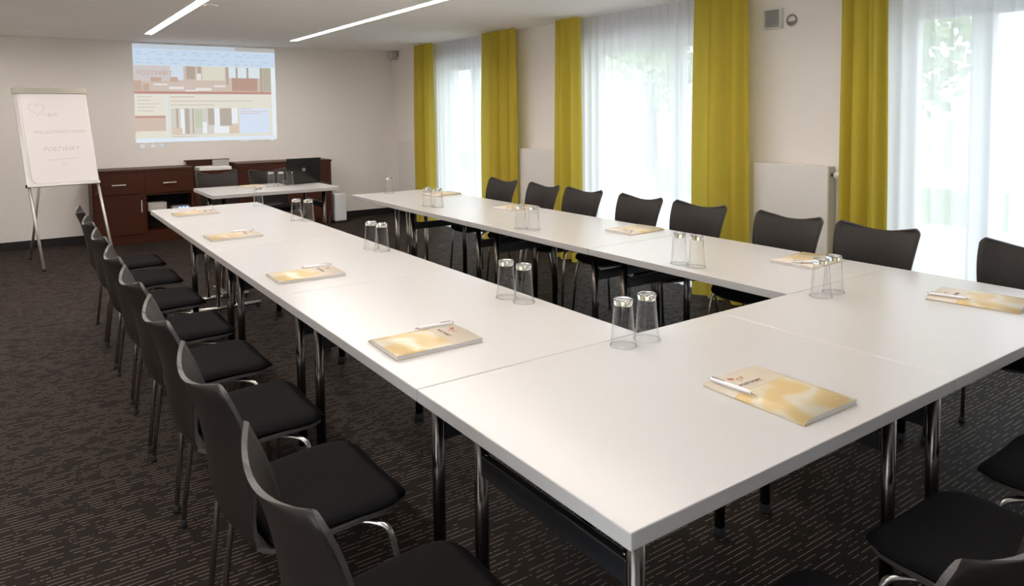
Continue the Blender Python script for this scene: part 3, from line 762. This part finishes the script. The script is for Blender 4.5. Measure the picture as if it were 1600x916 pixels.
for x in (-.015, .025, .065):
    bm = B(); box(bm, x - .009, x + .009, -.0735, -.0705, .010, .022); obj('blue_light', bm, mat('blue_led', (.02, .05, .3), .5, emit=(.15, .35, 1.0), estr=4.0), t)
t = thing('waste_bin', 'white rectangular bin on the carpet at the end of the cabinets', 'bin', (2.725, 8.42, 0))
bm = B(); box(bm, -.085, .085, -.11, .11, .022, .40, .018, seg=3); obj('bin_body', bm, mat('white_enamel', (.74, .75, .76), .35), t)
bm = B(); box(bm, -.078, .078, -.10, .10, 0, .0215); obj('bin_base', bm, M_rubber, t)

# laptop
t = thing('laptop', 'open black laptop on the presenter table, lid back with round silver emblem', 'laptop', (1.652, 6.66, TH), R(2))
bm = B(); box(bm, -.185, .185, -.06, .185, .001, .024, .004); obj('laptop_base', bm, M_laptop, t)
tl = R(8); bm = B(); box(bm, -.185, .185, -.005, .005, 0, .262, .003); lid = obj('lid', bm, M_laptop, t)
lid.location = (0, -.062, .012); lid.rotation_euler = (R(5), 0, 0)
bm = B(); pts = [(.016 * math.cos(a), -.0058, .14 + .016 * math.sin(a)) for a in [i * 2 * math.pi / 28 for i in range(29)]]
tube(bm, pts, .0013, 6, caps=False); obj('emblem_ring', bm, M_steel, lid)
text('emblem_lettering', 'DELL', .0105, M_steel, lid, frame_mat((0, -.0053, .1365), (1, 0, 0), (0, 0, 1)), align='CENTER', weight=.0003)
bm = B(); box(bm, -.165, .165, -.04, .06, .0242, .0252); obj('keyboard', bm, M_rubber, t)
bm = B(); pts = smooth_path([(1.8455, 6.70, .742), (1.848, 6.60, .740), (1.842, 6.45, .739), (1.846, 6.35, .733), (1.852, 6.30, .64), (1.845, 6.27, .50), (1.80, 6.24, .40), (1.775, 6.24, .2), (1.78, 6.24, .012), (1.95, 6.6, .006)], 6)
tube(bm, pts, .0035, 8); tag(obj('power_cord', bm, mat('cord_grey', (.05, .05, .05), .5)), 'thin dark laptop cord hanging over the presenter table edge beside its leg', 'cord')

# ------------------------------------------------------------------ flipchart
t = thing('flipchart', 'white flipchart easel with faint handwriting on silver legs beside the mahogany cabinet', 'flipchart', (0, 0, 0))
TLp, TRp, BLp, BRp = Vector((-.836, 7.60, 1.745)), Vector((-.228, 7.68, 1.745)), Vector((-.758, 7.40, .80)), Vector((-.158, 7.48, .80))
ux = (BRp - BLp).normalized(); uz0 = ((TLp - BLp) + (TRp - BRp)) * .5; uz = (uz0 - ux * uz0.dot(ux)).normalized()
W_ = (BRp - BLp).length; H_ = uz0.length; sk = ((TLp - BLp).dot(ux)) / H_
uz = (uz + ux * sk * .0).normalized()
# the whole board leans a little to one side, as in the photo
lean = math.atan2(sk, 1); ux2 = (ux * math.cos(lean) - uz * math.sin(lean) * -1 * 0).normalized()
un = ux.cross(uz).normalized()          # points towards the camera side or the wall
if un.y > 0: un = -un
uzz = (uz + ux * sk).normalized()
O = BLp
def P(a, b_, c): return O + ux * a + uzz * b_ + un * c
def slab(bm, a0, a1, b0, b1, c0, c1):
    vs = [bm.verts.new(P(a, b_, c)) for c in (c0, c1) for b_ in (b0, b1) for a in (a0, a1)]
    for q in ((0, 2, 3, 1), (4, 5, 7, 6), (0, 1, 5, 4), (2, 6, 7, 3), (0, 4, 6, 2), (1, 3, 7, 5)): bm.faces.new([vs[i] for i in q])
bm = B(); slab(bm, 0, W_, 0, H_ - .01, -.02, 0); obj('board', bm, M_plastic, t)
bm = B(); slab(bm, -.006, W_ + .006, -.012, .014, -.022, .03); slab(bm, -.008, .020, .014, H_ - .05, -.022, .006); slab(bm, W_ - .010, W_ + .004, .014, H_ - .05, -.022, .006)
obj('board_frame', bm, mat('frame_silver', (.60, .59, .57), .35, .4), t)
bm = B(); slab(bm, -.012, W_ + .012, H_ - .05, H_ + .004, -.026, .022); obj('clamp_bar', bm, M_alu, t)
bm = B(); slab(bm, .012, .055, H_ - .018, H_ - .010, .0221, .0228); obj('clamp_badge', bm, M_greypl, t)
bm = B(); cpad = .013; nse = 8; rad = .06; x0p, x1p, y0p, y1p = .040, W_ - .006, .018, H_ - .052
outl = [(x1p, y0p), (x1p, y1p), (x0p, y1p)] + [(x0p + rad - rad * math.cos(q * math.pi / 2 / nse), y0p + rad - rad * math.sin(q * math.pi / 2 / nse)) for q in range(nse + 1)]
vf = [bm.verts.new(P(a, b_, cpad)) for a, b_ in outl]; vb = [bm.verts.new(P(a, b_, .0005)) for a, b_ in outl]
bm.faces.new(vf); bm.faces.new(vb[::-1])
for i in range(len(outl)): bm.faces.new((vf[i], vf[(i + 1) % len(outl)], vb[(i + 1) % len(outl)], vb[i]))
pad_ = obj('paper_pad', bm, mat('pad_paper', (.82, .79, .80), .7, spec=.2), t)
def pm(a, b_): return frame_mat(P(a, b_, cpad + .0002), ux, uz)
bm = B(); hp = []
for i in range(41):
    q = i / 40 * 2 * math.pi; hp.append((.165 + .0042 * 16 * math.sin(q) ** 3, .765 + .0040 * (13 * math.cos(q) - 5 * math.cos(2 * q) - 2 * math.cos(3 * q) - math.cos(4 * q))))
def stroke(bm, pts, w=.0022):
    for p, q in zip(pts, pts[1:]):
        d = Vector((q[0] - p[0], q[1] - p[1])); 
        if d.length < 1e-6: continue
        d = d.normalized() * w; n_ = Vector((-d.y, d.x))
        bm.faces.new([bm.verts.new(P(a, b_, cpad + .0006)) for a, b_ in ((p[0] + n_.x, p[1] + n_.y), (q[0] + n_.x, q[1] + n_.y), (q[0] - n_.x, q[1] - n_.y), (p[0] - n_.x, p[1] - n_.y))])
stroke(bm, hp); obj('heart_drawing', bm, M_grey, pad_)
for pts in ([(.20, .705), (.225, .712), (.245, .70)], [(.20, .245), (.30, .252), (.46, .262)], [(.31, .215), (.335, .19), (.365, .222)]):
    bm = B(); stroke(bm, pts); obj('pen_stroke', bm, M_grey, pad_)
text('handwriting', 'lich', .062, M_grey, pad_, pm(.245, .685), shear=.3)
text('handwriting', 'WILLKOMMEN IHNEN', .044, M_grey, pad_, pm(.105, .515), shear=.3, spacing=1.05)
text('handwriting', 'POSTWIRT', .062, M_grey, pad_, pm(.165, .335), shear=.35, spacing=1.02)
def fleg(name, pts, r=.013):
    bm = B(); tube(bm, pts, r, 12); l = obj(name, bm, mat('leg_silver', (.55, .53, .48), .35, .5), t)
    bm = B(); e = Vector(pts[-1]); d = (e - Vector(pts[-2])).normalized(); tube(bm, [e - d * .012, e + d * .006], r + .003, 12); obj('foot_cap', bm, M_rubber, l)
fleg('leg', [P(.01, 0, -.005), (-.667, 7.17, .012)]); fleg('leg', [P(W_ - .01, 0, -.005), (-.075, 7.20, .012)]); fleg('leg', [P(.105, .03, -.035), (-.76, 7.94, .012)])
bm = B(); box(bm, -.02, .02, -.015, .015, -.015, .015, .004)
for v in bm.verts: v.co = P(.0, .0, .0) + v.co
obj('hinge_knob', bm, M_rubber, t)

# ------------------------------------------------------------------ projected computer picture on the screen wall
PX0, PX1, PZ1, PZ0 = .352, 2.034, 2.335, 1.145
t = thing('projected_image', 'pale blue projected computer desktop with a web page on the screen wall', 'projection', (PX0, BY, PZ1))
PW, PH = PX1 - PX0, PZ1 - PZ0
def glow(name, c, s=.58): return mat('light_' + name, (.12, .115, .11), .9, spec=0, emit=c, estr=s)
layer = [0]
def patch(name, items, colname, col, d):
    def cell(bm, q): box(bm, q[0] * PW, q[2] * PW, -d - .0004, -d, -q[3] * PH, -q[1] * PH)
    if len(items) > 10:
        bm = B()
        for q in items: cell(bm, q)
        return obj(name, bm, glow(colname, col), t)
    for q in items:
        bm = B(); cell(bm, q); o = obj(name, bm, glow(colname, col), t)
    return o
patch('desktop_panel', [(0, 0, 1, 1)], 'panel', (.66, .73, .80), .0006)
patch('title_bar', [(.0, .0, .70, .045)], 'title', (.50, .57, .65), .0012)
patch('title_bar', [(.70, .0, 1, .042)], 'taupe', (.42, .40, .37), .0012)
patch('tool_bar', [(.0, .046, 1, .21)], 'toolbar', (.55, .68, .82), .0012)
rnd = random.Random(5); it = []
for r_ in (.075, .098, .150, .185):
    u = .02
    while u < .93:
        w_ = rnd.uniform(.015, .05); it.append((u, r_, min(.95, u + w_), r_ + .008)); u += w_ + rnd.uniform(.02, .07)
o = patch('menu_text', it, 'menutext', (.40, .52, .66), .0018); o['kind'] = 'stuff'
BANNER = 'banner_photo'
patch(BANNER, [(.0, .215, .965, .505)], 'banner', (.58, .48, .42), .0012)
patch(BANNER, [(.0, .216, .235, .37)], 'bannerwall', (.60, .57, .57), .0016); patch(BANNER, [(.24, .216, .33, .36)], 'bannerwhite', (.62, .70, .80), .0016)
patch(BANNER, [(.35, .216, .41, .35), (.43, .216, .45, .30), (.63, .216, .645, .40), (.70, .216, .715, .34), (.78, .216, .795, .34), (.88, .216, .90, .48)], 'bannerbrown', (.40, .34, .28), .0020)
patch(BANNER, [(.46, .216, .62, .36)], 'bannercream', (.68, .66, .56), .0016); patch(BANNER, [(.65, .216, .88, .33)], 'bannersky', (.66, .76, .80), .0016)
patch(BANNER, [(.67, .33, .86, .47)], 'bannerwood', (.44, .28, .22), .0020); patch(BANNER, [(.905, .216, .964, .47)], 'bannerplant', (.42, .40, .30), .0018)
patch(BANNER, [(.13, .40, .22, .416), (.23, .43, .33, .455), (.41, .44, .52, .47), (.34, .462, .42, .478), (.54, .41, .62, .43), (.42, .29, .45, .36)], 'bannerpaper', (.74, .74, .74), .0024)
patch(BANNER, [(.11, .335, .18, .38), (.24, .33, .29, .38), (.0, .37, .05, .47), (.06, .40, .10, .47)], 'bannerchair', (.50, .36, .29), .0022)
patch('red_bar', [(.0, .478, .965, .505)], 'redbar', (.48, .24, .19), .0024)
it = [(.01 + .009 * k, .222, .0125 + .009 * k, .365) for k in range(25)]
o = patch('banner_stripes', it, 'stripe', (.50, .45, .46), .0020); o['kind'] = 'stuff'
text('banner_lettering', 'POSTWIRT', .082, glow('salmon', (.52, .34, .32)), t, frame_mat((.02 * PW, -.0026, -.315 * PH), (1, 0, 0), (0, 0, 1)))
patch('side_menu', [(.0, .51, .20, .96)], 'cream', (.72, .70, .60), .0012); patch('side_menu', [(.0, .755, .20, .885)], 'tan', (.58, .46, .38), .0016); patch('side_menu', [(.0, .728, .20, .753)], 'brick', (.48, .27, .22), .0018)
patch('page_body', [(.215, .51, .965, .96)], 'cream', (.72, .70, .60), .0012)
it = [(.02, .53 + .036 * k, .02 + rnd.uniform(.08, .14), .537 + .036 * k) for k in range(5)] + [(.03, .775 + .026 * k, .03 + rnd.uniform(.06, .12), .781 + .026 * k) for k in range(4)]
it += [(.235, .53, .40, .540), (.235, .575, .82, .583), (.235, .615, .54, .623), (.235, .944, .40, .951)]
o = patch('page_text', it, 'bodytext', (.54, .44, .38), .0020); o['kind'] = 'stuff'
patch('page_photo', [(.235, .655, .715, .93)], 'photo', (.60, .58, .53), .0016); patch('page_photo', [(.27, .655, .285, .93), (.33, .655, .36, .92), (.38, .655, .39, .92), (.49, .655, .535, .83), (.575, .655, .66, .84)], 'photodark', (.42, .37, .32), .0020)
patch('page_photo', [(.535, .655, .573, .85), (.66, .655, .705, .82), (.53, .85, .64, .925), (.30, .66, .325, .92), (.45, .80, .48, .92)], 'photolight', (.78, .82, .86), .0020); patch('page_photo', [(.40, .67, .45, .86)], 'photogreen', (.50, .54, .42), .0020)
patch('page_photo', [(.64, .84, .71, .925), (.24, .86, .31, .925)], 'phototan', (.64, .52, .42), .0022)
patch('news_box', [(.72, .655, .945, .93)], 'news', (.62, .72, .86), .0016); o = patch('news_text', [(.725, .69, .93, .697), (.725, .71, .88, .717), (.725, .662, .80, .669)], 'newstext', (.62, .44, .44), .0020); o['kind'] = 'stuff'
patch('scroll_bar', [(.967, .212, 1, .962)], 'white', (.76, .82, .88), .0012); patch('task_bar', [(.0, .962, 1, 1)], 'taskbar', (.68, .78, .88), .0014)
patch('desktop_icon', [(.03, 1.02, .055, 1.055), (.095, 1.02, .125, 1.05), (.16, 1.02, .185, 1.045)], 'icon', (.56, .62, .66), .0006)
patch('tray_icon', [(.72, 1.008, .76, 1.018), (.785, 1.003, .795, 1.014), (.83, 1.003, .842, 1.014), (.86, 1.003, .868, 1.014), (.885, 1.003, .90, 1.014), (.94, 1.0, .98, 1.014)], 'icon2', (.72, .74, .76), .0006)
